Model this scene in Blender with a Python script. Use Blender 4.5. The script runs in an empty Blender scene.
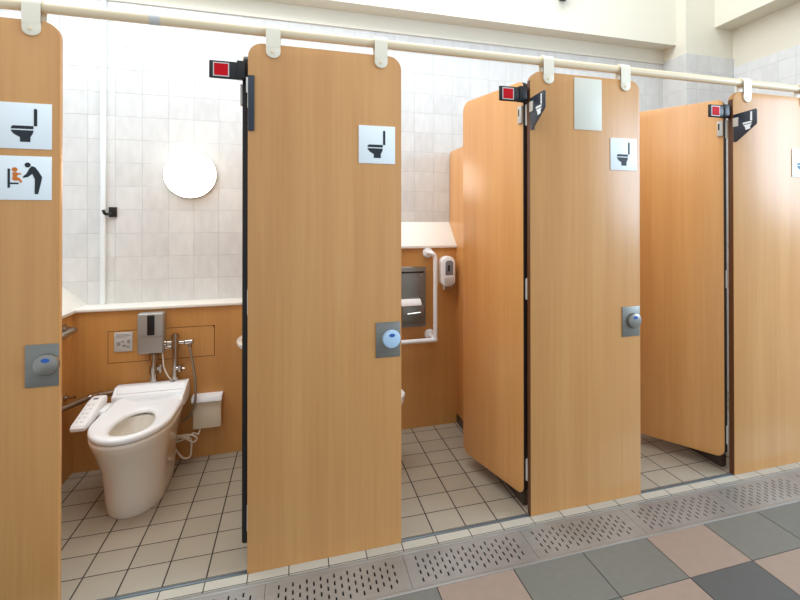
import bpy, bmesh, math, random
from mathutils import Vector, Matrix, Euler
random.seed(7)
PI = math.pi
COL = bpy.context.scene.collection

# ------------------------------------------------------------------ materials
def lin(r, g, b):
    f = lambda c: (c/255/12.92) if c/255 <= .04045 else ((c/255+.055)/1.055)**2.4
    return (f(r), f(g), f(b), 1)

def mat(name, rgb, rough=.5, metal=0, spec=.5, emit=None, es=0, coat=0):
    m = bpy.data.materials.new(name); m.use_nodes = True
    b = m.node_tree.nodes['Principled BSDF']
    b.inputs['Base Color'].default_value = lin(*rgb)
    b.inputs['Roughness'].default_value = rough
    b.inputs['Metallic'].default_value = metal
    b.inputs['Specular IOR Level'].default_value = spec
    b.inputs['Coat Weight'].default_value = coat
    if emit:
        b.inputs['Emission Color'].default_value = lin(*emit); b.inputs['Emission Strength'].default_value = es
    return m

class NT:
    """small node helper"""
    def __init__(s, m): s.nt = m.node_tree; s.b = s.nt.nodes['Principled BSDF']
    def n(s, t, **k):
        o = s.nt.nodes.new(t)
        for a, v in k.items(): setattr(o, a, v)
        return o
    def l(s, a, b): s.nt.links.new(a, b)
    def math(s, op, a, b=None, c=None):
        o = s.n('ShaderNodeMath', operation=op)
        for i, v in enumerate((a, b, c)):
            if v is None: continue
            if isinstance(v, (int, float)): o.inputs[i].default_value = v
            else: s.l(v, o.inputs[i])
        return o.outputs[0]
    def mix(s, f, a, b):
        o = s.n('ShaderNodeMix', data_type='RGBA')
        for i, v in ((0, f), (6, a), (7, b)):
            if isinstance(v, (int, float, tuple)): o.inputs[i].default_value = v
            else: s.l(v, o.inputs[i])
        return o.outputs[2]
    def pos(s):
        g = s.n('ShaderNodeNewGeometry'); x = s.n('ShaderNodeSeparateXYZ'); s.l(g.outputs['Position'], x.inputs[0])
        return g.outputs['Position'], x.outputs[0], x.outputs[1], x.outputs[2]
    def noise(s, vec, scale, detail=3, rough=.5):
        o = s.n('ShaderNodeTexNoise'); s.l(vec, o.inputs['Vector'])
        o.inputs['Scale'].default_value = scale; o.inputs['Detail'].default_value = detail; o.inputs['Roughness'].default_value = rough
        return o.outputs['Fac']
    def mapping(s, vec, sc):
        o = s.n('ShaderNodeMapping'); s.l(vec, o.inputs[0]); o.inputs['Scale'].default_value = sc
        return o.outputs[0]

def wood(name, dark, light, rough=.33, spec=.5):
    m = mat(name, light, rough, spec=spec); t = NT(m)
    p, x, y, z = t.pos()
    # object space so each board keeps its own figure
    tc = t.n('ShaderNodeTexCoord').outputs['Object']
    v1 = t.mapping(tc, (9, 9, .45)); v2 = t.mapping(tc, (60, 60, 1.3)); v3 = t.mapping(tc, (240, 240, 7))
    a = t.noise(v1, 1.0, 3); b = t.noise(v2, 1.0, 4, .6); c = t.noise(v3, 1.0, 2)
    s1 = t.math('MULTIPLY_ADD', a, .9, -.05); s2 = t.math('MULTIPLY_ADD', b, .55, s1); s3 = t.math('MULTIPLY_ADD', c, .22, s2)
    f = t.math('MULTIPLY_ADD', s3, 1.0, -.32)
    cl = t.n('ShaderNodeClamp'); t.l(f, cl.inputs[0])
    t.l(t.mix(cl.outputs[0], lin(*dark), lin(*light)), t.b.inputs['Base Color'])
    return m

def tiles(name, base, grout, ax, origin, size, gw, rough, var=.05, bump=0, relief=0, speck=0):
    """square tiles laid in world units on two axes"""
    m = mat(name, base, rough); t = NT(m); p, x, y, z = t.pos(); A = {'x': x, 'y': y, 'z': z}
    u = t.math('DIVIDE', t.math('SUBTRACT', A[ax[0]], origin[0]), size)
    v = t.math('DIVIDE', t.math('SUBTRACT', A[ax[1]], origin[1]), size)
    fu, fv = t.math('FRACT', u), t.math('FRACT', v)
    du = t.math('MINIMUM', fu, t.math('SUBTRACT', 1, fu)); dv = t.math('MINIMUM', fv, t.math('SUBTRACT', 1, fv))
    d = t.math('MINIMUM', du, dv)
    mask = t.math('LESS_THAN', d, gw/size/2)
    cb = t.n('ShaderNodeCombineXYZ'); t.l(t.math('FLOOR', u), cb.inputs[0]); t.l(t.math('FLOOR', v), cb.inputs[1])
    wn = t.n('ShaderNodeTexWhiteNoise'); t.l(cb.outputs[0], wn.inputs['Vector'])
    off = t.n('ShaderNodeVectorMath', operation='SCALE'); t.l(wn.outputs['Color'], off.inputs[0]); off.inputs['Scale'].default_value = 7
    pv = t.n('ShaderNodeVectorMath', operation='ADD'); t.l(p, pv.inputs[0]); t.l(off.outputs[0], pv.inputs[1])
    nz = t.noise(pv.outputs[0], 9, 3)
    if relief:   # light and shade of the slanting relief waves, painted into the tile colour
        mp = t.n('ShaderNodeMapping'); t.l(pv.outputs[0], mp.inputs[0]); mp.inputs['Rotation'].default_value = (.6, .7, 0); mp.inputs['Scale'].default_value = (1.6, 1, .6)
        nz = t.noise(mp.outputs[0], 17, 2, .4)
    br = t.math('MULTIPLY_ADD', t.math('SUBTRACT', wn.outputs['Value'], .5), var*2, 1)
    br = t.math('MULTIPLY_ADD', t.math('SUBTRACT', nz, .5), .20 if relief else var*2, br)
    if speck:
        sp = t.noise(p, 420, 2); br = t.math('MULTIPLY_ADD', t.math('SUBTRACT', sp, .5), speck, br)
    hs = t.n('ShaderNodeHueSaturation'); hs.inputs['Color'].default_value = lin(*base); t.l(br, hs.inputs['Value'])
    t.l(t.mix(mask, hs.outputs[0], lin(*grout)), t.b.inputs['Base Color'])
    h = t.math('SMOOTH_MIN', t.math('MULTIPLY', d, size/gw), 1.0, .3)
    hh = h
    if relief:
        sv = t.mapping(pv.outputs[0], (1, 1, .8)); rn = t.noise(sv, 11, 2, .4)
        hh = t.math('MULTIPLY_ADD', rn, relief, h)
    bp = t.n('ShaderNodeBump'); bp.inputs['Strength'].default_value = .6; bp.inputs['Distance'].default_value = bump or .002
    t.l(hh, bp.inputs['Height']); t.l(bp.outputs[0], t.b.inputs['Normal'])
    t.l(t.math('MULTIPLY_ADD', mask, .35, rough), t.b.inputs['Roughness'])
    return m

def stone(name, rgb, rough=.45, amt=.12, scale=30):
    m = mat(name, rgb, rough); t = NT(m); p, x, y, z = t.pos()
    a = t.noise(p, scale, 5, .6); b = t.noise(t.mapping(p, (1, 3, 1)), scale*5, 3)
    k = t.math('MULTIPLY_ADD', t.math('SUBTRACT', a, .5), amt*2, 1); k = t.math('MULTIPLY_ADD', t.math('SUBTRACT', b, .5), amt, k)
    hs = t.n('ShaderNodeHueSaturation'); hs.inputs['Color'].default_value = lin(*rgb); t.l(k, hs.inputs['Value'])
    t.l(hs.outputs[0], t.b.inputs['Base Color'])
    bp = t.n('ShaderNodeBump'); bp.inputs['Strength'].default_value = .15; bp.inputs['Distance'].default_value = .002
    t.l(b, bp.inputs['Height']); t.l(bp.outputs[0], t.b.inputs['Normal'])
    return m

def brushed(name, rgb, rough=.35, metal=.9):
    m = mat(name, rgb, rough, metal); t = NT(m); p, x, y, z = t.pos()
    a = t.noise(t.mapping(p, (6, 90, 90)), 1, 3); b = t.noise(p, 3.5, 3)
    k = t.math('MULTIPLY_ADD', t.math('SUBTRACT', a, .5), .25, 1); k = t.math('MULTIPLY_ADD', t.math('SUBTRACT', b, .5), .5, k)
    hs = t.n('ShaderNodeHueSaturation'); hs.inputs['Color'].default_value = lin(*rgb); t.l(k, hs.inputs['Value'])
    t.l(hs.outputs[0], t.b.inputs['Base Color'])
    t.l(t.math('MULTIPLY_ADD', b, .25, rough-.1), t.b.inputs['Roughness'])
    return m

M = dict(
    panel=wood('beech_laminate', (184, 128, 71), (217, 165, 105)),
    leaf=wood('beech_laminate_lit', (202, 140, 76), (234, 178, 112)),  # beech lightened, the brightness of the lit stalls put into its colour
    inner=wood('wainscot_bounce_wood', (184, 128, 62), (212, 158, 92), .45),  # wood with the stalls' bounced orange light put into its colour
    walltile=tiles('white_relief_tile', (214, 215, 213), (190, 192, 192), 'xz', (-.687, 2.5285), .1372, .0020, .2, .04, .0022, 3.5),
    sidetile=tiles('white_relief_side_tile', (224, 226, 226), (198, 202, 203), 'yz', (-.30, 2.5285), .1372, .0020, .2, .04, .0022, 3.5),  # wall tile again, lightened to put in light this side wall lacks
    stalltile=tiles('beige_floor_tile', (168, 158, 140), (40, 36, 32), 'xy', (0, .0323), .15, .0052, .42, .05, .0015, 0, .22),
    sill=tiles('beige_sill_tile', (186, 179, 163), (70, 64, 56), 'xy', (0, -.20), .15, .004, .5, .07, .0015, 0, .3),
    cream=mat('cream_paint', (226, 222, 206), .6),
    ledge=mat('white_ledge', (238, 236, 228), .35),
    ceramic=mat('white_ceramic', (232, 226, 214), .12, coat=.4),
    seat=mat('white_plastic', (246, 250, 252), .25),
    ivory=mat('ivory_plastic', (226, 216, 192), .35),
    rail=mat('cream_rail', (226, 206, 172), .35),
    cap=mat('cream_clip', (232, 224, 202), .4),
    black=mat('black_plastic', (14, 14, 16), .4),
    edge=mat('brown_side_face', (92, 54, 26), .5),  # darker brown for the left-facing side faces of the front panels
    kick=mat('dark_kick', (74, 64, 56), .5),
    dark=mat('dark_rubber', (22, 17, 14), .6),
    slate=mat('slate_sign', (38, 48, 60), .4),
    red=mat('red_enamel', (196, 0, 20), .6, spec=.2),
    pale=mat('pale_outline', (205, 200, 196), .4),
    white=mat('sign_white', (236, 244, 246), .35),
    ink=mat('pictogram_ink', (22, 32, 38), .5),
    orange=mat('pictogram_orange', (204, 112, 28), .5),
    skyink=mat('pictogram_sky_tint', (42, 96, 132), .5),  # black pictogram coloured blue, a sky reflection put into the ink
    blue=mat('indicator_blue', (40, 92, 168), .3),
    steel=brushed('brushed_steel', (170, 169, 165), .42, .65),
    plate=brushed('satin_plate', (138, 138, 132), .4, .75),
    knob=mat('steel_knob', (150, 148, 142), .34, .85),
    knobw=mat('frosted_knob', (176, 204, 228), .3),
    chrome=mat('chrome', (190, 186, 180), .12, 1),
    silver=mat('silver_plastic', (164, 162, 158), .35, .35),
    dim=mat('dim_steel', (170, 160, 148), .28, .9),
    trim=mat('blue_steel_strip', (128, 142, 150), .3, .7),
    pit=mat('drain_pit', (10, 10, 10), .9),
    grout=mat('floor_grout', (70, 66, 62), .8),
    groove=mat('groove', (70, 40, 14), .8),
    tgreen=stone('grey_green_stone', (112, 111, 103)), tpink=stone('pink_stone', (150, 131, 117)),
    tdark=stone('dark_grey_stone', (84, 85, 84)), tgrey=stone('grey_stone', (108, 108, 102)),
    blank=mat('blank_plate', (214, 212, 196), .45),
    glow=mat('opal_glass', (255, 252, 244), .3, emit=(255, 246, 232), es=5),
    paper=mat('tissue', (240, 240, 238), .8),
    greywin=mat('grey_window', (128, 134, 142), .25),
    pale2=mat('pale_button', (222, 224, 224), .4),
    lightgrey=mat('light_grey', (196, 196, 192), .5),
    hinge=mat('hinge_white', (206, 202, 192), .4),
    water=mat('bowl_inner', (204, 194, 176), .12),
    cord=mat('cord_white', (222, 214, 198), .45),
    hose=mat('woven_hose', (146, 136, 118), .3, .6),
)

# ------------------------------------------------------------------ mesh helpers
def box(bm, x0, x1, y0, y1, z0, z1, bev=0, seg=2):
    r = bmesh.ops.create_cube(bm, size=1)
    vs = r['verts']
    for v in vs:
        v.co = Vector((x0+(v.co.x+.5)*(x1-x0), y0+(v.co.y+.5)*(y1-y0), z0+(v.co.z+.5)*(z1-z0)))
    if bev:
        es = list({e for v in vs for e in v.link_edges})
        bmesh.ops.bevel(bm, geom=es, offset=bev, segments=seg, profile=.5, affect='EDGES')
    return bm

def prism(bm, pts, axis, a, b, bev=0):
    """polygon pts extruded along axis; pts are the two remaining coords in x,y,z order"""
    def co(p, w):
        c = [0, 0, 0]; k = 0
        for i in range(3):
            if i == axis: c[i] = w
            else: c[i] = p[k]; k += 1
        return c
    va = [bm.verts.new(co(p, a)) for p in pts]; vb = [bm.verts.new(co(p, b)) for p in pts]
    n = len(pts)
    fs = [bm.faces.new(va), bm.faces.new(vb[::-1])]
    for i in range(n): fs.append(bm.faces.new((va[i], vb[i], vb[(i+1) % n], va[(i+1) % n])))
    bmesh.ops.recalc_face_normals(bm, faces=fs)
    if bev:
        es = [e for f in fs[:2] for e in f.edges]
        bmesh.ops.bevel(bm, geom=es, offset=bev, segments=2, profile=.5, affect='EDGES')
    return bm

def tube(bm, pts, r, seg=12, caps=True):
    pts = [Vector(p) for p in pts]; rings = []
    rs = r if isinstance(r, (list, tuple)) else [r]*len(pts)
    ref = None
    for i, p in enumerate(pts):
        d = ((pts[i+1]-p) if i == 0 else (p-pts[i-1]) if i == len(pts)-1 else (pts[i+1]-p).normalized()+(p-pts[i-1]).normalized()).normalized()
        if ref is None: ref = d.orthogonal().normalized()
        u = (ref-d*ref.dot(d)).normalized(); ref = u; w = d.cross(u)
        rings.append([bm.verts.new(p+(u*math.cos(2*PI*k/seg)+w*math.sin(2*PI*k/seg))*rs[i]) for k in range(seg)])
    fs = []
    for a, b in zip(rings, rings[1:]):
        for k in range(seg): fs.append(bm.faces.new((a[k], a[(k+1) % seg], b[(k+1) % seg], b[k])))
    if caps: fs += [bm.faces.new(rings[0][::-1]), bm.faces.new(rings[-1])]
    bmesh.ops.recalc_face_normals(bm, faces=fs)
    return bm

def cyl(bm, p, d, r, h, seg=24):
    p = Vector(p); d = Vector(d).normalized(); return tube(bm, [p, p+d*h], r, seg)

def smooth_path(pts, n=8):
    """Catmull-Rom"""
    P = [Vector(p) for p in pts]; P = [2*P[0]-P[1]]+P+[2*P[-1]-P[-2]]; out = []
    for i in range(1, len(P)-2):
        for k in range(n):
            t = k/n; a, b, c, d = P[i-1:i+3]
            out.append(.5*((2*b)+(c-a)*t+(2*a-5*b+4*c-d)*t*t+(3*b-a-3*c+d)*t**3))
    out.append(P[-2]); return out

def lathe(bm, prof, c, axis='y', seg=40):
    """prof: list of (radius, offset along axis)"""
    c = Vector(c); rings = []
    for r, h in prof:
        ring = []
        for k in range(seg):
            a = 2*PI*k/seg; ca, sa = math.cos(a)*r, math.sin(a)*r
            v = (ca, h, sa) if axis == 'y' else (ca, sa, h) if axis == 'z' else (h, ca, sa)
            ring.append(bm.verts.new(c+Vector(v)))
        rings.append(ring)
    fs = []
    for a, b in zip(rings, rings[1:]):
        for k in range(seg): fs.append(bm.faces.new((a[k], a[(k+1) % seg], b[(k+1) % seg], b[k])))
    fs += [bm.faces.new(rings[0]), bm.faces.new(rings[-1])]
    bmesh.ops.recalc_face_normals(bm, faces=fs)
    return bm

def loft(bm, rings, cap0=True, cap1=True):
    R = [[bm.verts.new(p) for p in r] for r in rings]; n = len(R[0]); fs = []
    for a, b in zip(R, R[1:]):
        for k in range(n): fs.append(bm.faces.new((a[k], a[(k+1) % n], b[(k+1) % n], b[k])))
    if cap0: fs.append(bm.faces.new(R[0]))
    if cap1: fs.append(bm.faces.new(R[-1]))
    bmesh.ops.recalc_face_normals(bm, faces=fs)
    return bm

def obj(name, bm, m, parent=None, ang=35, loc=None):
    me = bpy.data.meshes.new(name); bm.to_mesh(me); bm.free()
    for mm in (m if isinstance(m, list) else [m]): me.materials.append(mm)
    for p in me.polygons: p.use_smooth = True
    me.set_sharp_from_angle(angle=math.radians(ang))
    o = bpy.data.objects.new(name, me); COL.objects.link(o)
    if parent: o.parent = parent
    if loc: o.location = loc
    return o

def B(): return bmesh.new()
def bx(*a, **k): return box(B(), *a, **k)

def tag(o, label, cat, group=None):
    o['label'] = label; o['category'] = cat
    if group: o['group'] = group
    return o

def thing(name, label, cat, loc=(0, 0, 0), rz=0, group=None):
    o = bpy.data.objects.new(name, None); COL.objects.link(o); o.empty_display_size = .05
    o.location = loc; o.rotation_euler = (0, 0, rz)
    return tag(o, label, cat, group)

def struct(name, bm, m, ang=35):
    o = obj(name, bm, m, ang=ang); o['kind'] = 'structure'; return o

def dup(root, loc, rz, label, group=None):
    r = root.copy(); COL.objects.link(r); r.location = loc; r.rotation_euler = (0, 0, rz); r['label'] = label
    if group: r['group'] = group
    for ch in list(root.children):
        c = ch.copy(); COL.objects.link(c); c.parent = r
        for g in ch.children:
            d = g.copy(); COL.objects.link(d); d.parent = c
    return r

def rrect(x0, x1, z0, z1, rtl=0, rtr=0, rbr=0, rbl=0, n=7):
    P = []
    for cx, cz, r, a0 in ((x1-rtr, z1-rtr, rtr, 0), (x0+rtl, z1-rtl, rtl, 90), (x0+rbl, z0+rbl, rbl, 180), (x1-rbr, z0+rbr, rbr, 270)):
        if r == 0: P.append((cx, cz)); continue
        for k in range(n+1):
            a = math.radians(a0+90*k/n); P.append((cx+r*math.cos(a), cz+r*math.sin(a)))
    return P

# ------------------------------------------------------------------ room layout (metres)
YB, YT = 1.148, 1.31          # wooden wainscot face, tiled wall face
PX = [-1.216, -.003, 1.206, 2.409]   # left edge of every front panel
PW = .604
PH = 2.064

# floor of the stalls, sill, drain pit, corridor tiles
struct('floor', bx(-1.7, 3.6, .032, 1.45, -.08, 0), M['stalltile'])
struct('floor', bx(-1.9, 3.6, -.055, .0, -.08, 0.004), M['sill']).name = 'trim_1'
struct('trim_2', bx(-1.9, 3.6, 0, .032, -.08, 0.0), M['sill'])
for i, (a, b) in enumerate(((-.602, -.003), (.601, 1.206), (1.81, 2.409))):
    bm = bx(a, b, .008, .024, .0, .005, bev=.0015); struct('trim_%d' % (3+i), bm, M['trim'])
bm = B(); box(bm, -1.9, 3.6, -.30, -.055, -.12, -.09); struct('trim_6', bm, M['pit'])
bm = B()
box(bm, -1.9, 3.6, -.072, -.055, -.09, .002, bev=.001); box(bm, -1.9, 3.6, -.290, -.272, -.09, .002, bev=.001)
struct('trim_7', bm, M['steel'])
struct('trim_16', bx(3.245, 3.6, -.272, -.072, -.085, .001), M['sill'])

def corridor():
    bm = B(); s = .3112; x0 = .676-s*8; g = .0022
    rows = [(-.548, -.291)]+[(-.548-s*(k+1), -.548-s*k) for k in range(9)]
    front = {2: 1, 3: 0, 4: 0, 5: 2, 6: 1, 7: 2, 8: 1, 9: 1, 10: 1, 11: 2, 12: 1, 13: 4, 14: 2}
    front = {6: 1, 7: 1, 8: 2, 9: 1, 10: 1, 11: 2, 12: 1, 13: 4, 14: 4, 15: 2}
    second = {8: 4, 9: 4, 10: 2, 11: 3, 12: 2, 13: 1, 14: 2}
    rnd = random.Random(3)
    for r, (y0, y1) in enumerate(rows):
        for i in range(0, 18):
            k = front.get(i) if r == 0 else second.get(i) if r == 1 else None
            if k is None: k = rnd.choice([1, 1, 2, 2, 3, 4])
            n0 = len(bm.faces); box(bm, x0+s*i+g, x0+s*(i+1)-g, y0+g, y1-(g if r else 0), -.01, 0)
            bm.faces.ensure_lookup_table()
            for f in bm.faces[n0:]: f.material_index = k
    n0 = len(bm.faces); box(bm, x0, x0+s*18, rows[-1][0], -.291, -.06, -.0025); bm.faces.ensure_lookup_table()
    for f in bm.faces[n0:]: f.material_index = 0
    struct('floor', bm, [M['grout'], M['tgreen'], M['tpink'], M['tdark'], M['tgrey']])
corridor()

# walls
struct('wall_back', bx(-2.4, 3.06, YT, YT+.12, -.05, 2.655), M['walltile'])
struct('wall_back', bx(-2.4, 3.06, YT, YT+.12, 2.655, 3.6), M['cream'])
struct('trim_8', bx(-2.4, 3.06, YT-.012, YT, 2.650, 2.668, bev=.002), M['cream'])
struct('trim_9', bx(-2.4, 3.06, 1.165, YT, 2.762, 3.6), M['cream'])      # deep beam above the tiles
def column():
    bm = B(); box(bm, 3.06, 3.62, 1.06, YT+.12, 2.665, 3.6)
    struct('wall_back', bm, M['cream'])
    bm = B(); box(bm, 3.055, 3.62, 1.05, YT+.12, -.05, 2.665); struct('wall_back', bm, M['walltile'])
column()
struct('wall_right', bx(3.53, 3.65, -.04, 1.06, -.05, 2.60), M['sidetile'])
struct('wall_right', bx(3.53, 3.65, -.9, 1.06, 2.60, 3.6), M['cream'])
struct('trim_10', bx(3.345, 3.53, -.9, 1.06, 2.90, 3.6), M['cream'])

# wooden wainscots with their ledges
struct('wall_back', bx(-.973, .012, YB, YT, 0, .872), M['inner'])
struct('wall_left', bx(-1.25, -.973, .25, YT, 0, .872), M['inner'])
struct('wall_back', bx(.052, 1.212, YB, YT, 0, 1.186), M['inner'])
struct('wall_back', bx(1.252, 2.416, YB, YT, 0, 1.186), M['inner'])
struct('trim_11', bx(-.973, .012, YB-.014, YT, .868, .888, bev=.006, seg=3), M['ledge'])
def left_cap():
    bm = B(); sl = .917
    prism(bm, [(-.958, .868), (-.956, .884), (-1.206, .884+sl*.25), (-1.25, .884+sl*.25), (-1.25, .868)], 1, .25, YT, bev=.003)
    struct('trim_12', bm, M['ledge'])
left_cap()
def slope_cap(n, x0, x1):
    bm = B(); prism(bm, [(YB-.014, 1.186), (YB-.014, 1.2), (YB-.006, 1.206), (YT, 1.357), (YT, 1.186)], 0, x0, x1, bev=.002)
    struct(n, bm, M['ledge'])
slope_cap('trim_13', .052, 1.212); slope_cap('trim_14', 1.252, 2.416)
struct('trim_15', bx(-.893, -.868, YT-.022, YT, .888, 2.655, bev=.003), M['white'])   # vertical cover strip on the tiles

# ------------------------------------------------------------------ stall partitions between the cubicles
def partition(x, label):
    bm = prism(B(), rrect(.14, 1.306, .065, 1.852, 0, .045), 0, x, x+.04, bev=.002)
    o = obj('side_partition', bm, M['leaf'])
    obj('base', bx(x+.002, x+.038, .10, 1.14, 0, .066), M['kick'], o)['label'] = 'dark base of the partition'
    return tag(o, label, 'partition', 'side partitions between the stalls')
partition(.012, 'beech laminate side partition behind the panel with the round frosted lock knob')
partition(1.212, 'beech laminate side partition beside the soap dispenser, its rounded top showing past the middle open door')
partition(2.416, 'beech laminate side partition hidden behind the rightmost open door')

# ------------------------------------------------------------------ front panels
def icon_toilet(bm, x0, z1, w, h, y, d=.0012, flip=False):
    X = lambda u: x0+w*u; Z = lambda v: z1-h*v
    for poly in ([(.665, .135), (.69, .115), (.725, .14), (.725, .50), (.665, .50)],
                 [(.275, .50), (.655, .50), (.655, .568), (.238, .568), (.248, .525)],
                 [(.238, .597), (.655, .597), (.645, .66), (.6, .745), (.6, .85), (.41, .85), (.41, .75), (.30, .69), (.25, .63)]):
        prism(bm, [(X(u), Z(v)) for u, v in poly], 1, y-d, y)

def board(name, outline, y0, y1, t, lim, mats=('panel', 'edge')):  # lim -2: the dark colour runs all round
    """laminate board with darker side faces"""
    bm = prism(B(), outline, 1, y0, y1, bev=.002)
    bm.normal_update()
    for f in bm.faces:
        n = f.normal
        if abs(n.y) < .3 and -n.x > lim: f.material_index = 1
    return obj(name, bm, [M[k] for k in mats], t)

def front_panel(i, label, knob):
    x = PX[i]
    t = thing('front_panel', label, 'partition', (x, 0, 0), group='front panels of the stalls')
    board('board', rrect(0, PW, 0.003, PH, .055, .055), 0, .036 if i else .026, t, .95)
    # latch plate with turn knob
    lx = .012 if i == 0 else 0
    lp = obj('latch_plate', bx(PW-.108+lx, PW-.006+lx*.6, -.004, 0, .795, .942, bev=.001), M['plate'], t)
    kx, kz = PW-.044+lx, .870
    kb = lathe(B(), [(.038, 0), (.038, -.010), (.036, -.016), (.032, -.018), (.001, -.018)], (kx, -.004, kz+.002))
    k = obj('turn_knob', kb, M[knob], lp)
    ib = B(); prism(ib, [(kx+.0005+.0125*math.cos(a*PI/10), kz+.019+.0075*math.sin(a*PI/10)) for a in range(20)], 1, -.0232, -.0222)
    # children of the plate keep within thing > part > sub-part
    obj('indicator', ib, M['blue'], lp)
    # the clips that hang the panel from the rail
    for cx in (.0925, .523 if i == 0 else .517):
        pts = rrect(cx-.027, cx+.027, 2.008, 2.122, 0, 0, .0265, .0265)
        c = obj('rail_clip', prism(B(), pts, 1, -.009, 0, bev=.002), M['cap'], t)
        arc = [(-.009, 2.112)]
        pr = [(.018+.0275*math.cos(a), 2.117+.0275*math.sin(a)) for a in [PI-k*PI/10 for k in range(11)]]
        pi_ = [(.018+.0215*math.cos(a), 2.117+.0215*math.sin(a)) for a in [k*PI/10 for k in range(11)]]
        sb = prism(B(), [(-.0095, 2.05)]+pr+[(.0455, 2.04), (.0365, 2.04)]+pi_+[(0, 2.05)], 0, cx-.027, cx+.027)
        obj('strap', sb, M['cap'], c)
        obj('screw', lathe(B(), [(.006, 0), (.006, -.002), (.003, -.003)], (cx-.002, -.009, 2.030), seg=16), M['rail'], c)
    return t
front_panel(0, 'beech front panel carrying two white pictogram signs, one with a baby seat', 'knob')
front_panel(1, 'beech front panel nearest the camera, with a frosted blue lock knob', 'knobw')
front_panel(2, 'beech front panel with a blank cream plate near its top', 'knob')
front_panel(3, 'beech front panel at right with a bluish sheen', 'knob')

# overhead rail
def rail():
    t = thing('overhead_rail', 'long cream tube running along the tops of all the front panels', 'rail', (0, .018, 2.117))
    obj('pipe', tube(B(), [(-2.3, 0, 0), (3.528, 0, 0)], .0195, 20), M['rail'], t)
    obj('coupling', tube(B(), [(-.34, 0, 0), (-.305, 0, 0)], .0202, 20), M['lightgrey'], t)['label'] = 'pale grey coupling on the rail'
rail()

# ------------------------------------------------------------------ signs on the panels
def toilet_sign(x0, z0, label, ink='ink', w=.152, h=.158):
    t = thing('toilet_sign', label, 'sign', (x0, -.0005, z0), group='white square toilet signs')
    obj('plaque', bx(0, w, -.003, 0, 0, h, bev=.0008), M['white'], t)
    bm = B(); icon_toilet(bm, 0, h, w, h, -.003); obj('pictogram', bm, M[ink], t)
toilet_sign(-.786, 1.617, 'white sign with a black toilet pictogram, directly above the baby seat sign')
toilet_sign(.4215, 1.607, 'white sign with a black toilet pictogram on the panel with the frosted blue lock knob')
toilet_sign(1.637, 1.615, 'white sign with a black toilet pictogram below and right of the blank cream plate')
toilet_sign(2.829, 1.612, 'white sign with a sky-tinted toilet pictogram cut off by the right edge of the photo', 'skyink')

def baby_sign():
    w, h = .152, .151
    t = thing('baby_seat_sign', 'white sign showing an adult seating an orange infant in a wall seat', 'sign', (-.786, -.0005, 1.441))
    obj('plaque', bx(0, w, -.003, 0, 0, h, bev=.0008), M['white'], t)
    U = lambda x: (x+5)/263*w; V = lambda y: h-(y-325)/227*h
    P = lambda L: [(U(x), V(y)) for x, y in L]
    circ = lambda x, y, r: [(U(x)+r*math.cos(k*PI/10), V(y)+r*math.sin(k*PI/10)) for k in range(20)]
    bm = B()
    prism(bm, circ(140, 371, .0085), 1, -.0042, -.003)
    prism(bm, P([(160, 376), (176, 381), (194, 404), (211, 432), (208, 452), (192, 521), (175, 521), (176, 445), (163, 416), (142, 433), (118, 438), (117, 431), (134, 417), (148, 390)]), 1, -.0042, -.003)
    obj('adult_pictogram', bm, M['ink'], t)
    bm = B(); prism(bm, P([(43, 392), (54, 392), (54, 463), (96, 463), (96, 471), (54, 471), (54, 490), (43, 490)]), 1, -.0042, -.003)
    obj('seat_pictogram', bm, M['ink'], t)
    bm = B(); prism(bm, circ(77, 396, .0078), 1, -.0042, -.003)
    prism(bm, P([(66, 411), (84, 409), (92, 414), (108, 413), (109, 420), (90, 424), (88, 434), (102, 440), (113, 456), (108, 465), (96, 452), (78, 454), (65, 447), (68, 430)]), 1, -.0042, -.003)
    obj('infant_pictogram', bm, M['orange'], t)['label'] = 'orange infant pictogram'
baby_sign()
tag(obj('blank_plate', bx(1.436, 1.588, -.0035, -.0005, 1.803, 2.052, bev=.0008), M['blank']),
    'blank cream plate with no writing near the top of the panel', 'plate')

def fin_sign(i, label):
    t = thing('projecting_sign', label, 'sign', (PX[i], -.0005, 0), group='dark toilet signs at the hinge edges')
    if i == 1:      # this one lies folded against the panel
        obj('mounting_flange', bx(.001, .0235, -.006, 0, 1.718, 1.934, bev=.001), M['slate'], t)
        obj('bracket', bx(-.006, .001, -.006, 0, 1.865, 1.925, bev=.001), M['hinge'], t)
        return
    obj('mounting_flange', bx(.002, .020, -.005, 0, 1.790, 1.936, bev=.001), M['slate'], t)
    fb = prism(B(), [(0, 1.788), (0, 1.934), (-.140, 1.940), (-.146, 1.934), (-.146, 1.868), (-.142, 1.860), (-.022, 1.788)], 0, -.002, .003, bev=.0008)
    obj('blade', fb, M['slate'], t)
    bm = B()
    for poly in ([(-.120, 1.930), (-.110, 1.930), (-.108, 1.886), (-.120, 1.884)], [(-.120, 1.882), (-.062, 1.880), (-.064, 1.871), (-.114, 1.872)],
                 [(-.118, 1.868), (-.066, 1.867), (-.078, 1.854), (-.080, 1.840), (-.108, 1.843), (-.108, 1.856)]):
        prism(bm, poly, 0, -.0034, -.0018)
    obj('pictogram', bm, M['white'], t)['label'] = 'white toilet pictogram'
    obj('bracket', bx(-.007, -.002, -.036, -.002, 1.868, 1.915, bev=.001), M['hinge'], t)
fin_sign(1, 'dark slate strip sign folded flat at the upper left edge of the nearest panel')
fin_sign(2, 'dark projecting blade with white toilet pictogram left of the blank cream plate')
fin_sign(3, 'dark projecting blade with white toilet pictogram on the bluish panel at right')

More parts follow.
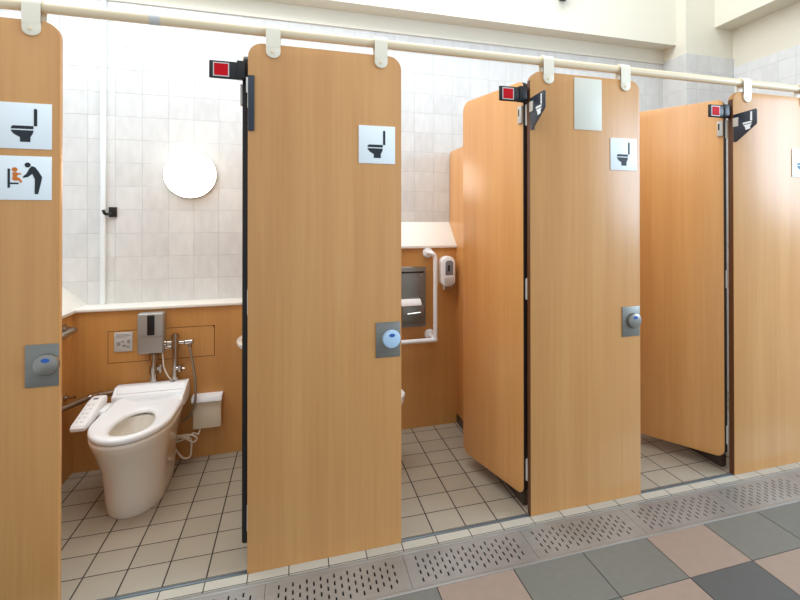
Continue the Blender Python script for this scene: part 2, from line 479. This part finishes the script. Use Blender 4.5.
# ------------------------------------------------------------------ stall doors (hinged at the left edge of a panel, opened inwards)
def stall_door(loc, deg, label, fx=-.010, hy=-.013):
    t = thing('stall_door', label, 'door', loc, math.radians(deg), group='open stall doors')
    L = .545; T = .03
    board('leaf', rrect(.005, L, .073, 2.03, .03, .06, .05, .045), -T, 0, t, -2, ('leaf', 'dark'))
    obj('edge_seal', bx(-.001, .005, -T, .0005, .100, 1.998, bev=.001), M['dark'], t)['label'] = 'dark rubber edge seal'
    # occupancy flag : a black arm standing out of the leaf with a red square
    fl = obj('occupancy_flag', bx(-.128+fx, -.008, -.036, -.024, 1.918, 1.986, bev=.004), M['black'], t)
    fl.rotation_euler.z = -math.radians(deg)
    bk = obj('flag_bracket', bx(-.030+fx, .000+max(fx, 0), -.040, -.004, 1.922, 1.992, bev=.003), M['black'], t); bk.rotation_euler.z = -math.radians(deg)
    obj('red_square', bx(-.110+fx, -.061+fx, -.0375, -.0355, 1.929, 1.975), M['red'], fl)['label'] = 'red square'
    bm = rrect(-.114+fx, -.057+fx, 1.925, 1.979); ob = B(); prism(ob, bm, 1, -.0368, -.0355); obj('square_outline', ob, M['pale'], fl)
    s = obj('latch_box', bx(.006, .036, .0005, .010, 1.828, 1.912, bev=.003), M['hinge'], t)
    obj('slot', bx(.022, .030, .0095, .0106, 1.862, 1.896), M['black'], s)
    for z in (.147, .996, 1.816):
        bm = B(); tube(bm, [(-.007, hy, z), (-.007, hy, z+.1)], .0062, 12); box(bm, -.006, -.0005, hy-.006, hy+.006, z+.003, z+.097)
        h = obj('hinge', bm, M['hinge'], t)
    return t
stall_door((-.026, .05, 0), 90, 'open stall door seen edge-on, its leaf hidden behind the nearest panel', .012, -.024)
stall_door((1.1965, .05, 0), 103.4, 'open beech stall door between the soap dispenser and the panel with a blank plate')
stall_door((2.400, .05, 0), 119.2, 'open beech stall door at right, between the last two front panels')

# ------------------------------------------------------------------ drain covers
def grate(x0, label):
    L = .5215; y0, y1 = -.271, -.073
    t = thing('drain_cover', label, 'drain cover', (x0, 0, .001), group='slotted steel drain covers')
    bm = B(); V = {}
    def q(a, b, c, d):
        if b-a < 1e-6 or d-c < 1e-6: return
        bm.faces.new([bm.verts.new(p) for p in ((a, c, 0), (b, c, 0), (b, d, 0), (a, d, 0))])
    p = .025; n = 18; m0 = (L-n*p)/2; w = .0062
    q(.0008, m0, y0, y1); q(L-m0, L-.0002, y0, y1)
    for k in range(n):
        a = m0+k*p; s0 = a+p/2-w/2
        q(a, s0, y0, y1); q(s0+w, a+p, y0, y1)
        y = y0+.022+(.0215 if k % 2 else 0); prev = y0
        while y+.0235 < y1-.015:
            q(s0, s0+w, prev, y); prev = y+.0235; y += .043
        q(s0, s0+w, prev, y1)
    r = bmesh.ops.extrude_face_region(bm, geom=list(bm.faces))
    for v in r['geom']:
        if isinstance(v, bmesh.types.BMVert): v.co.z -= .0035
    bmesh.ops.recalc_face_normals(bm, faces=list(bm.faces))
    obj('slotted_plate', bm, M['steel'], t, ang=20)
names = ['beside the sill of the left stall, under its doorway', 'lying along the bottom of the nearest panel', 'below the doorway of the stall with the soap dispenser',
         'along the bottom of the panel with the blank plate', 'below the doorway of the stall at right', 'along the bottom of the bluish panel at far right', 'last of the row, cut off at the right edge']
for k in range(7): grate(.067-.522+.522*k, 'slotted steel drain cover '+names[k])

# ------------------------------------------------------------------ toilets
def egg(z, cy, front, back, hw, n=48, pf=2.0, pb=3.2, cx=0):
    """closed outline, front toward -y"""
    P = []
    for k in range(n):
        a = 2*PI*k/n; c, s = math.cos(a), math.sin(a)
        if s < 0: e = 2/pf; ly = cy-front
        else: e = 2/pb; ly = back-cy
        P.append((cx+hw*math.copysign(abs(c)**e, c), cy+ly*math.copysign(abs(s)**e, s), z))
    return P

def washlet_toilet(loc, rz, label):
    """local frame: wall at y=0, bowl toward -y, centred on x"""
    t = thing('toilet', label, 'toilet', loc, rz, group='white toilets')
    # skirted pedestal
    rings = []
    for z, fr, bk, hw, cy in ((0, -.560, -.03, .118, -.38), (.012, -.566, -.03, .122, -.38), (.06, -.570, -.03, .124, -.39), (.14, -.582, -.03, .128, -.40), (.22, -.604, -.03, .137, -.41),
                              (.29, -.642, -.03, .152, -.42), (.34, -.678, -.03, .164, -.43), (.368, -.696, -.03, .170, -.43), (.383, -.698, -.03, .171, -.43), (.388, -.692, -.035, .167, -.43)):
        rings.append(egg(z, cy, fr, bk, hw, 56, 2.0, 4.5))
    for z, fr, bk, hw in ((.388, -.650, -.33, .105), (.37, -.642, -.335, .098), (.30, -.600, -.36, .078), (.24, -.56, -.38, .05), (.225, -.54, -.39, .03)):
        rings.append(egg(z, -.49, fr, bk, hw, 56, 2.0, 2.2))
    ped = obj('pedestal', loft(B(), rings), M['ceramic'], t, ang=60)
    wb = B(); loft(wb, [egg(.232, -.47, -.553, -.385, .048, 40, 2, 2.2), egg(.236, -.47, -.551, -.387, .046, 40, 2, 2.2)]); obj('water', wb, M['water'], ped)
    # seat ring: outer and inner outlines
    o = lambda z, d: egg(z, -.43, -.702+d, -.105-d*.2, .172-d, 56, 2.0, 7)
    i = lambda z, d: egg(z, -.51, -.648-d, -.318+d, .088+d, 56, 2.2, 2.0, .012)
    rr = [i(.394, .002), i(.400, -.004), i(.408, -.003), i(.416, .006), i(.4195, .016), o(.421, .022), o(.4185, .008), o(.412, .001), o(.401, 0), o(.394, .004), i(.394, .002)]
    bm = B(); R = [[bm.verts.new(p) for p in r] for r in rr[:-1]]; R.append(R[0]); n = 56
    for a, b in zip(R, R[1:]):
        for k in range(n): bm.faces.new((a[k], a[(k+1) % n], b[(k+1) % n], b[k]))
    bmesh.ops.recalc_face_normals(bm, faces=list(bm.faces))
    obj('seat', bm, M['seat'], t, ang=50)
    # housing of the washing unit behind the seat
    prof = [(-.012, .392), (-.012, .460), (-.02, .466), (-.074, .466), (-.084, .462), (-.116, .438), (-.130, .431), (-.134, .420), (-.132, .396)]
    h = obj('washer_housing', prism(B(), prof, 0, -.170, .152, bev=.004), M['seat'], t)
    prof2 = [(-.010, .392), (-.010, .464), (-.03, .470), (-.085, .466), (-.145, .442), (-.215, .426), (-.245, .408), (-.24, .385), (-.16, .366), (-.06, .366)]
    for x0, p2 in ((-.186, prof[:]), (.152, prof2)): obj('end_cover', prism(B(), p2, 0, x0, x0+.016, bev=.004), M['seat'], h)
    obj('housing_seam', prism(B(), [(-.116, .4375), (-.113, .4415), (-.110, .4405), (-.113, .4365)], 0, -.164, .146), M['lightgrey'], h)
    obj('sensor_eye', bx(.075, .10, -.06, -.04, .465, .4675, bev=.001), M['greywin'], h)
    # control arm at the user's side
    cb = B(); pts = [(-.500, .402), (-.503, .416), (-.494, .428), (-.290, .472), (-.215, .474), (-.205, .460), (-.215, .432), (-.35, .405), (-.43, .396)]
    prism(cb, pts, 0, -.240, -.178, bev=.007)
    c = obj('control_arm', cb, M['seat'], t)
    obj('arm_bracket', bx(-.185, -.150, -.33, -.21, .396, .432, bev=.006), M['seat'], c)
    sl = (.472-.428)/(.494-.290)
    for k in range(5):
        y = -.465+k*.036; z = .428+(y+.494)*sl
        for x in (-.222, -.203): obj('button', bx(x-.006, x+.006, y-.008, y+.008, z-.002, z+.0011, bev=.0005), M['pale2'], c)
    obj('display', bx(-.222, -.202, -.27, -.252, .4725, .4755, bev=.0005), M['greywin'], c)
    return t
TX = -.566
left_toilet = washlet_toilet((TX, 1.135, 0), 0, 'white toilet with heated seat and control arm, seat ring visible, in the open left stall')
washlet_toilet((.052, .665, 0), PI/2, 'white toilet mostly hidden behind the nearest panel, only its rounded front edge peeking out')

# ------------------------------------------------------------------ fittings on the wainscot of the left stall
def hatch():
    t = thing('access_panel', 'flush wooden access panel outlined by a thin dark groove behind the toilet', 'access panel', (0, YB+.0006, 0))
    x0, x1, z0, z1 = -.811, -.274, .578, .757; w = .0032
    obj('cover', bx(x0+w, x1-w, -.0018, 0, z0+w, z1-w), M['inner'], t)
    bm = B()
    for a in ((x0, x1, z1-w, z1), (x0, x1, z0, z0+w), (x0, x0+w, z0+w, z1-w), (x1-w, x1, z0+w, z1-w)): box(bm, a[0], a[1], -.0008, 0, a[2], a[3])
    obj('groove', bm, M['groove'], t)
    bm = B(); 
    for z in (z1-.006,): lathe(bm, [(.004, 0), (.004, -.002), (.001, -.002)], (x1-.006, -.001, z), seg=12)
    obj('catch', bm, M['dark'], t)
hatch()
def notice():
    t = thing('instruction_plate', 'small pale grey instruction plate left of the silver flush sensor', 'notice', (-.779, YB-.002, .640))
    obj('plate', bx(0, .088, -.003, 0, 0, .108, bev=.0006), M['lightgrey'], t)
    bm = B()
    for z, w in ((.094, .06), (.086, .07), (.078, .05)): box(bm, .009, .009+w, -.0036, -.003, z, z+.003)
    for x, z, w, h in ((.012, .035, .018, .02), (.035, .05, .012, .012), (.038, .026, .02, .012), (.062, .045, .014, .02), (.06, .02, .016, .012)): box(bm, x, x+w, -.0036, -.003, z, z+h)
    obj('faint_drawing', bm, M['silver'], t)
notice()
def sensor():
    t = thing('flush_sensor', 'silver wall-mounted flush sensor with a black window above the toilet', 'flush sensor', (-.590, YB-.002, .62))
    obj('housing', bx(-.064, .066, -.066, 0, .010, .236, bev=.012, seg=4), M['silver'], t)
    obj('window', bx(-.014, .022, -.0685, -.066, .114, .224, bev=.001), M['black'], t)
    obj('seam', bx(-.062, .064, -.0668, -.066, .104, .1055), M['dim'], t)
sensor()
def flush_pipes():
    y = YB-.042
    t = thing('flush_pipe', 'chrome flush pipe dropping from the silver sensor to the toilet', 'pipe', (-.578, y, .42))
    obj('pipe', tube(B(), [(0, 0, .045), (0, 0, .205)], .017, 16), M['chrome'], t)
    bm = B(); tube(bm, [(0, 0, .10), (0, 0, .135), (0, 0, .136), (0, 0, .17), (0, 0, .171), (0, 0, .2)], [.022, .022, .0175, .0175, .024, .024], 16); obj('coupling', bm, M['chrome'], t)
    bm = B(); tube(bm, [(.015, 0, .12), (.04, -.004, .12)], .009, 12); tube(bm, [(.036, -.004, .10), (.036, -.004, .145)], .011, 12); obj('stop_valve', bm, M['chrome'], t)
    obj('sensor_cable', tube(B(), smooth_path([(.04, .01, .205), (.047, -.004, .18), (.052, -.008, .13), (.07, -.006, .08), (.088, 0, .05)]), .004, 8), M['cord'], t)['label'] = 'thin ivory cable'
    t = thing('supply_valve', 'chrome water valve with a side arm and hanging hose, right of the sensor', 'valve', (-.470, y, .42))
    obj('riser', tube(B(), [(0, 0, .045), (0, 0, .262)], .0155, 16), M['chrome'], t)
    bm = B(); tube(bm, [(0, 0, .225), (0, 0, .305)], .021, 16); tube(bm, [(0, 0, .30), (0, 0, .312)], .012, 16); obj('body', bm, M['chrome'], t)
    bm = B(); tube(bm, [(-.06, 0, .26), (-.045, 0, .26), (-.04, 0, .26), (0, 0, .26)], [.016, .016, .011, .011], 14); tube(bm, [(-.062, 0, .236), (0, 0, .238)], .009, 12); obj('inlet_arm', bm, M['chrome'], t)
    bm = B(); tube(bm, [(.0, 0, .258), (.045, 0, .258), (.05, 0, .258), (.07, 0, .258), (.09, -.004, .262)], [.010, .010, .015, .015, .011], 14); tube(bm, [(.073, 0, .262), (.075, -.002, .225)], [.013, .009], 14); obj('outlet_arm', bm, M['chrome'], t)
    bm = B(); tube(bm, [(.0, -.005, .115), (.032, -.012, .115)], .010, 12); tube(bm, [(.026, -.012, .098), (.026, -.012, .134)], .012, 12); tube(bm, [(.03, -.012, .115), (.05, -.016, .112)], .005, 10); obj('stop_valve', bm, M['chrome'], t)
    obj('hose', tube(B(), smooth_path([(.075, -.002, .228), (.082, -.01, .18), (.098, -.02, .10), (.108, -.03, 0), (.105, -.035, -.08), (.085, -.035, -.14), (.05, -.03, -.175), (.0, -.028, -.19)]), .0062, 10), M['hose'], t)['label'] = 'thin braided hose'
    t = thing('supply_pipe', 'chrome pipe bent at an elbow along the wainscot left of the toilet', 'pipe', (-.86, y, .418))
    obj('long_run', tube(B(), [(.015, 0, .003), (.118, .0, .014)], .014, 14), M['dim'], t)
    bm = B(); tube(bm, [(-.028, -.012, -.004), (-.014, -.004, 0), (0, 0, .002), (.02, 0, .004), (.022, 0, .004), (.034, 0, .005)], [.016, .017, .017, .018, .021, .021], 14); obj('elbow', bm, M['chrome'], t)
    obj('short_run', tube(B(), [(-.02, -.008, -.003), (-.112, -.16, -.012)], .0145, 14), M['dim'], t)
    bm = B(); tube(bm, [(-.112, -.06, .025), (-.062, -.075, .025)], [.006, .008], 12); lathe(bm, [(.018, -.112), (.018, -.105), (.008, -.1)], (0, -.06, .025), 'x', 16); obj('wall_hook', bm, M['chrome'], t)
flush_pipes()
def outlet_box():
    t = thing('power_box', 'cream wall box with a slanted white lid right of the toilet', 'box', (-.307, YB-.001, .178))
    obj('body', bx(-.073, .073, -.05, 0, 0, .165, bev=.004), M['ivory'], t)
    obj('lid', prism(B(), [(0, .165), (0, .188), (-.058, .182), (-.066, .165), (-.066, .155), (-.05, .160)], 0, -.079, .079, bev=.002), M['seat'], t)
outlet_box()
def cord():
    y = YB-.05
    pts = [(-.342, y+.015, .185), (-.352, y, .15), (-.372, y-.02, .095), (-.415, y-.03, .075), (-.455, y-.03, .062), (-.462, y-.035, .085), (-.42, y-.04, .085), (-.372, y-.045, .055), (-.352, y-.045, .075),
           (-.385, y-.05, .10), (-.44, y-.05, .095), (-.46, y-.045, .04), (-.43, y-.04, -.02), (-.405, y-.035, -.035), (-.385, y-.03, -.02), (-.383, y-.03, .06), (-.40, y-.035, .08), (-.45, y-.04, .10), (-.476, y-.05, .16), (-.478, y-.06, .26), (-.475, y-.06, .345)]
    dz = .07
    path = smooth_path([(a-TX, b-1.135, c+dz*max(0, min(1, (.2-c)/.1)) if c < .15 else c) for a, b, c in pts], 6)
    obj('power_cord', tube(B(), path, .0048, 8), M['cord'], left_toilet)['label'] = 'white power cord tied in a bow'
cord()

def lamp(x, label):
    t = thing('wall_lamp', label, 'lamp', (x, YT, 1.648), group='round wall lamps')
    obj('backplate', lathe(B(), [(.128, -.002), (.142, -.004), (.144, -.022), (.142, -.028)], (0, 0, 0)), M['lightgrey'], t)
    prof = [(.140, -.024), (.142, -.036), (.137, -.050), (.120, -.064), (.09, -.074), (.05, -.080), (.002, -.082)]
    obj('diffuser', lathe(B(), prof, (0, 0, 0), seg=56), M['glow'], t)
lamp(-.427, 'round glowing white lamp on the tiled wall above the toilet in the left stall')
lamp(.64, 'round wall lamp on the tiles hidden behind the nearest panel')
lamp(1.85, 'round wall lamp on the tiles hidden behind the panel with the blank plate')

def coat_hook():
    t = thing('coat_hook', 'small black hook on the tiles beside the white vertical strip', 'hook', (-.83, YT-.0005, 1.418))
    obj('base', bx(-.024, .016, -.012, 0, -.028, .03, bev=.002), M['black'], t)
    bm = B(); tube(bm, smooth_path([(-.01, -.01, -.005), (-.022, -.03, -.012), (-.032, -.048, -.008), (-.038, -.055, .012)]), [.008]*25, 10); obj('peg', bm, M['black'], t)
coat_hook()

def bars():
    # steel grab bar along the left wainscot
    t = thing('grab_bar', 'grey steel grab bar end on the left wooden wainscot of the toilet stall', 'grab bar', (-.973, 0, .797))
    obj('bar', tube(B(), smooth_path([(0.0, 1.035, 0), (.032, 1.035, 0), (.05, 1.015, 0), (.05, .95, 0), (.05, .45, 0), (.04, .42, 0), (.0, .415, 0)], 6), .0165, 14), M['dim'], t)
    for fy in (1.035, .415): obj('flange', lathe(B(), [(.034, .0), (.034, .006), (.018, .01)], (0, fy, 0), 'x', 20), M['dim'], t)
    # white L shaped bar in the next stall
    t = thing('grab_bar', 'white L-shaped grab bar between the steel paper dispenser and the soap dispenser', 'grab bar', (-.018, YB, 0))
    y = -.065
    obj('upright', tube(B(), smooth_path([(1.028, -.002, 1.155), (1.03, -.045, 1.155), (1.045, y, 1.152), (1.062, y, 1.13), (1.0645, y, 1.08), (1.0645, y, .65), (1.0645, y, .584)], 6), .0145, 14), M['seat'], t)
    obj('cross_bar', tube(B(), [(1.0645, y, .586), (.42, y, .586)], .0145, 14), M['seat'], t)
    obj('bend', lathe(B(), [(.002, -.016), (.012, -.013), (.016, -.006), (.016, .006), (.012, .013), (.002, .016)], (1.0645, y, .588), 'z', 16), M['seat'], t)
    for x, z in ((1.028, 1.155), (1.04, .612)):
        obj('flange', lathe(B(), [(.034, -.001), (.034, -.010), (.028, -.016), (.016, -.018)], (x, 0, z), 'y', 24), M['seat'], t)
    obj('stay', tube(B(), [(1.04, -.004, .612), (1.058, y, .592)], .013, 12), M['seat'], t)
    obj('flange', lathe(B(), [(.034, -.001), (.034, -.010), (.028, -.016), (.016, -.018)], (.44, 0, .586), 'y', 24), M['seat'], t)
    obj('stay', tube(B(), [(.44, -.004, .586), (.44, y, .586)], .013, 12), M['seat'], t)
bars()

def paper_dispenser():
    t = thing('paper_dispenser', 'stainless steel toilet paper dispenser on the wooden wall left of the white L-shaped bar', 'dispenser', (.82, YB-.001, .672))
    obj('case', bx(0, .172, -.022, 0, 0, .388, bev=.003), M['plate'], t)
    obj('top_slot', bx(.01, .162, -.0245, -.022, .352, .362, bev=.001), M['dark'], t)
    fr = B(); box(fr, -.004, .176, -.006, 0, -.004, .392, bev=.002); obj('frame', fr, M['chrome'], t)
    lp = obj('upper_lock', bx(.14, .146, -.0245, -.022, .325, .345, bev=.0005), M['chrome'], t)
    obj('paper_guard', prism(B(), [(-.022, .155), (-.062, .145), (-.068, .13), (-.066, .055), (-.055, .03), (-.022, .02)], 0, .006, .15, bev=.003), M['plate'], t)
    obj('paper', prism(B(), [(-.024, .184), (-.05, .180), (-.072, .158), (-.0735, .146), (-.0715, .146), (-.068, .15), (-.03, .156)], 0, .0, .132, bev=.001), M['paper'], t)['label'] = 'white paper sheet'
    bm = B(); tube(bm, [(.04, -.069, .092), (.125, -.069, .098)], .006, 10); obj('tear_bar', bm, M['chrome'], t)
paper_dispenser()

def soap():
    t = thing('soap_dispenser', 'white rounded soap dispenser with a grey window on the wooden wall', 'dispenser', (1.132, YB-.001, .91))
    obj('body', prism(B(), rrect(-.05, .05, .022, .222, .048, .048, .04, .04), 1, -.085, 0, bev=.016), M['seat'], t)
    w = obj('window', prism(B(), rrect(-.022, .03, .10, .195, .02, .02, .004, .004), 1, -.0875, -.085, bev=.001), M['greywin'], t)
    obj('inner_mark', bx(-.006, .008, -.0885, -.0875, .125, .165), M['ink'], w)
    obj('push_plate', prism(B(), rrect(-.026, .034, .03, .086, .006, .006, .02, .02), 1, -.0885, -.085, bev=.001), M['lightgrey'], t)
    bm = B(); tube(bm, [(-.022, -.05, .024), (-.022, -.05, .0)], [.008, .005], 12); obj('nozzle', bm, M['seat'], t)
    obj('drip_cap', bx(-.012, .032, -.07, -.02, .006, .024, bev=.004), M['dim'], t)
soap()

def basin():
    t = thing('hand_basin', 'small white hand basin whose rim shows beside the edge-on door', 'basin', (.0125, .93, .622))
    rings = []
    for z, k in ((0, .45), (.02, .6), (.045, .82), (.062, .96), (.068, 1.0), (.088, 1.0), (.092, .97)):
        rings.append([(-.146*k*math.sin(a)**.8 if math.sin(a) > 1e-6 else 0, .20*k*math.cos(a), z) for a in [PI*j/24 for j in range(25)]])
    for z, k in ((.092, .88), (.075, .84), (.045, .66), (.03, .3)):
        rings.append([(-.012-.125*k*math.sin(a)**.8 if math.sin(a) > 1e-6 else -.012, .20*k*math.cos(a), z) for a in [PI*j/24 for j in range(25)]])
    obj('bowl', loft(B(), rings), M['ceramic'], t, ang=50)
    bm = B(); tube(bm, smooth_path([(-.022, 0, .09), (-.022, 0, .15), (-.05, 0, .175), (-.085, 0, .155)]), .008, 12); obj('tap', bm, M['chrome'], t)
basin()

def beam_fixture():
    t = thing('dark_fixture', 'dark fixture end on the cream beam, cut off by the photo top', 'light', (2.03, 1.166, 2.975))  # dark fixture of unidentified kind
    obj('head', bx(-.03, .03, -.07, -.002, 0, .10, bev=.01), M['black'], t)
    obj('mount', bx(-.02, .02, -.03, 0, .09, .2, bev=.004), M['black'], t)
beam_fixture()

# ------------------------------------------------------------------ light
w = bpy.data.worlds.new('daylight'); bpy.context.scene.world = w; w.use_nodes = True
bg = w.node_tree.nodes['Background']; bg.inputs[0].default_value = (.86, .93, 1, 1); bg.inputs[1].default_value = .83
def area(name, loc, rot, sx, sy, e, col=(1, 1, 1)):
    l = bpy.data.lights.new(name, 'AREA'); l.shape = 'RECTANGLE'; l.size = sx; l.size_y = sy; l.energy = e; l.color = col
    o = bpy.data.objects.new(name, l); COL.objects.link(o); o.location = loc; o.rotation_euler = [math.radians(a) for a in rot]
    return o
area('skylight', (.45, .25, 3.55), (0, -20, 0), 5.0, 1.0, 84, (.95, .985, 1))
area('corridor_light', (.6, -2.2, 3.3), (18, 0, 0), 4.5, 1.2, 12, (1, .97, .93))
area('window_right', (5.4, -2.4, 2.35), (0, 78, -35), 1.9, 2.4, 200, (.62, .80, 1))

# ------------------------------------------------------------------ camera
f, cx, cy = 505.1235, 460.8619, 217.1422
cam = bpy.data.cameras.new('camera'); co = bpy.data.objects.new('camera', cam); COL.objects.link(co)
cam.sensor_fit = 'HORIZONTAL'; cam.sensor_width = 36; cam.lens = f/800*36
cam.shift_x = (400-cx)/800; cam.shift_y = (cy-300)/800
cam.clip_start = .02
ya, pi_, ro = [math.radians(a) for a in (18.21323, .33315, .05527)]
fw = Vector((math.sin(ya)*math.cos(pi_), math.cos(ya)*math.cos(pi_), math.sin(pi_)))
rt = Vector((math.cos(ya), -math.sin(ya), 0)); dn = fw.cross(rt)
r2 = rt*math.cos(ro)+dn*math.sin(ro); d2 = -rt*math.sin(ro)+dn*math.cos(ro)
m = Matrix((r2, -d2, -fw)).transposed().to_4x4(); m.translation = (.1701, -2.1186, 1.3705)
co.matrix_world = m
sc = bpy.context.scene; sc.camera = co
sc.view_settings.view_transform = 'Standard'; sc.view_settings.look = 'None'
sc.view_settings.exposure = 0; sc.view_settings.gamma = 1
sc.cycles.use_denoising = True
sc.cycles.max_bounces = 8; sc.cycles.diffuse_bounces = 5
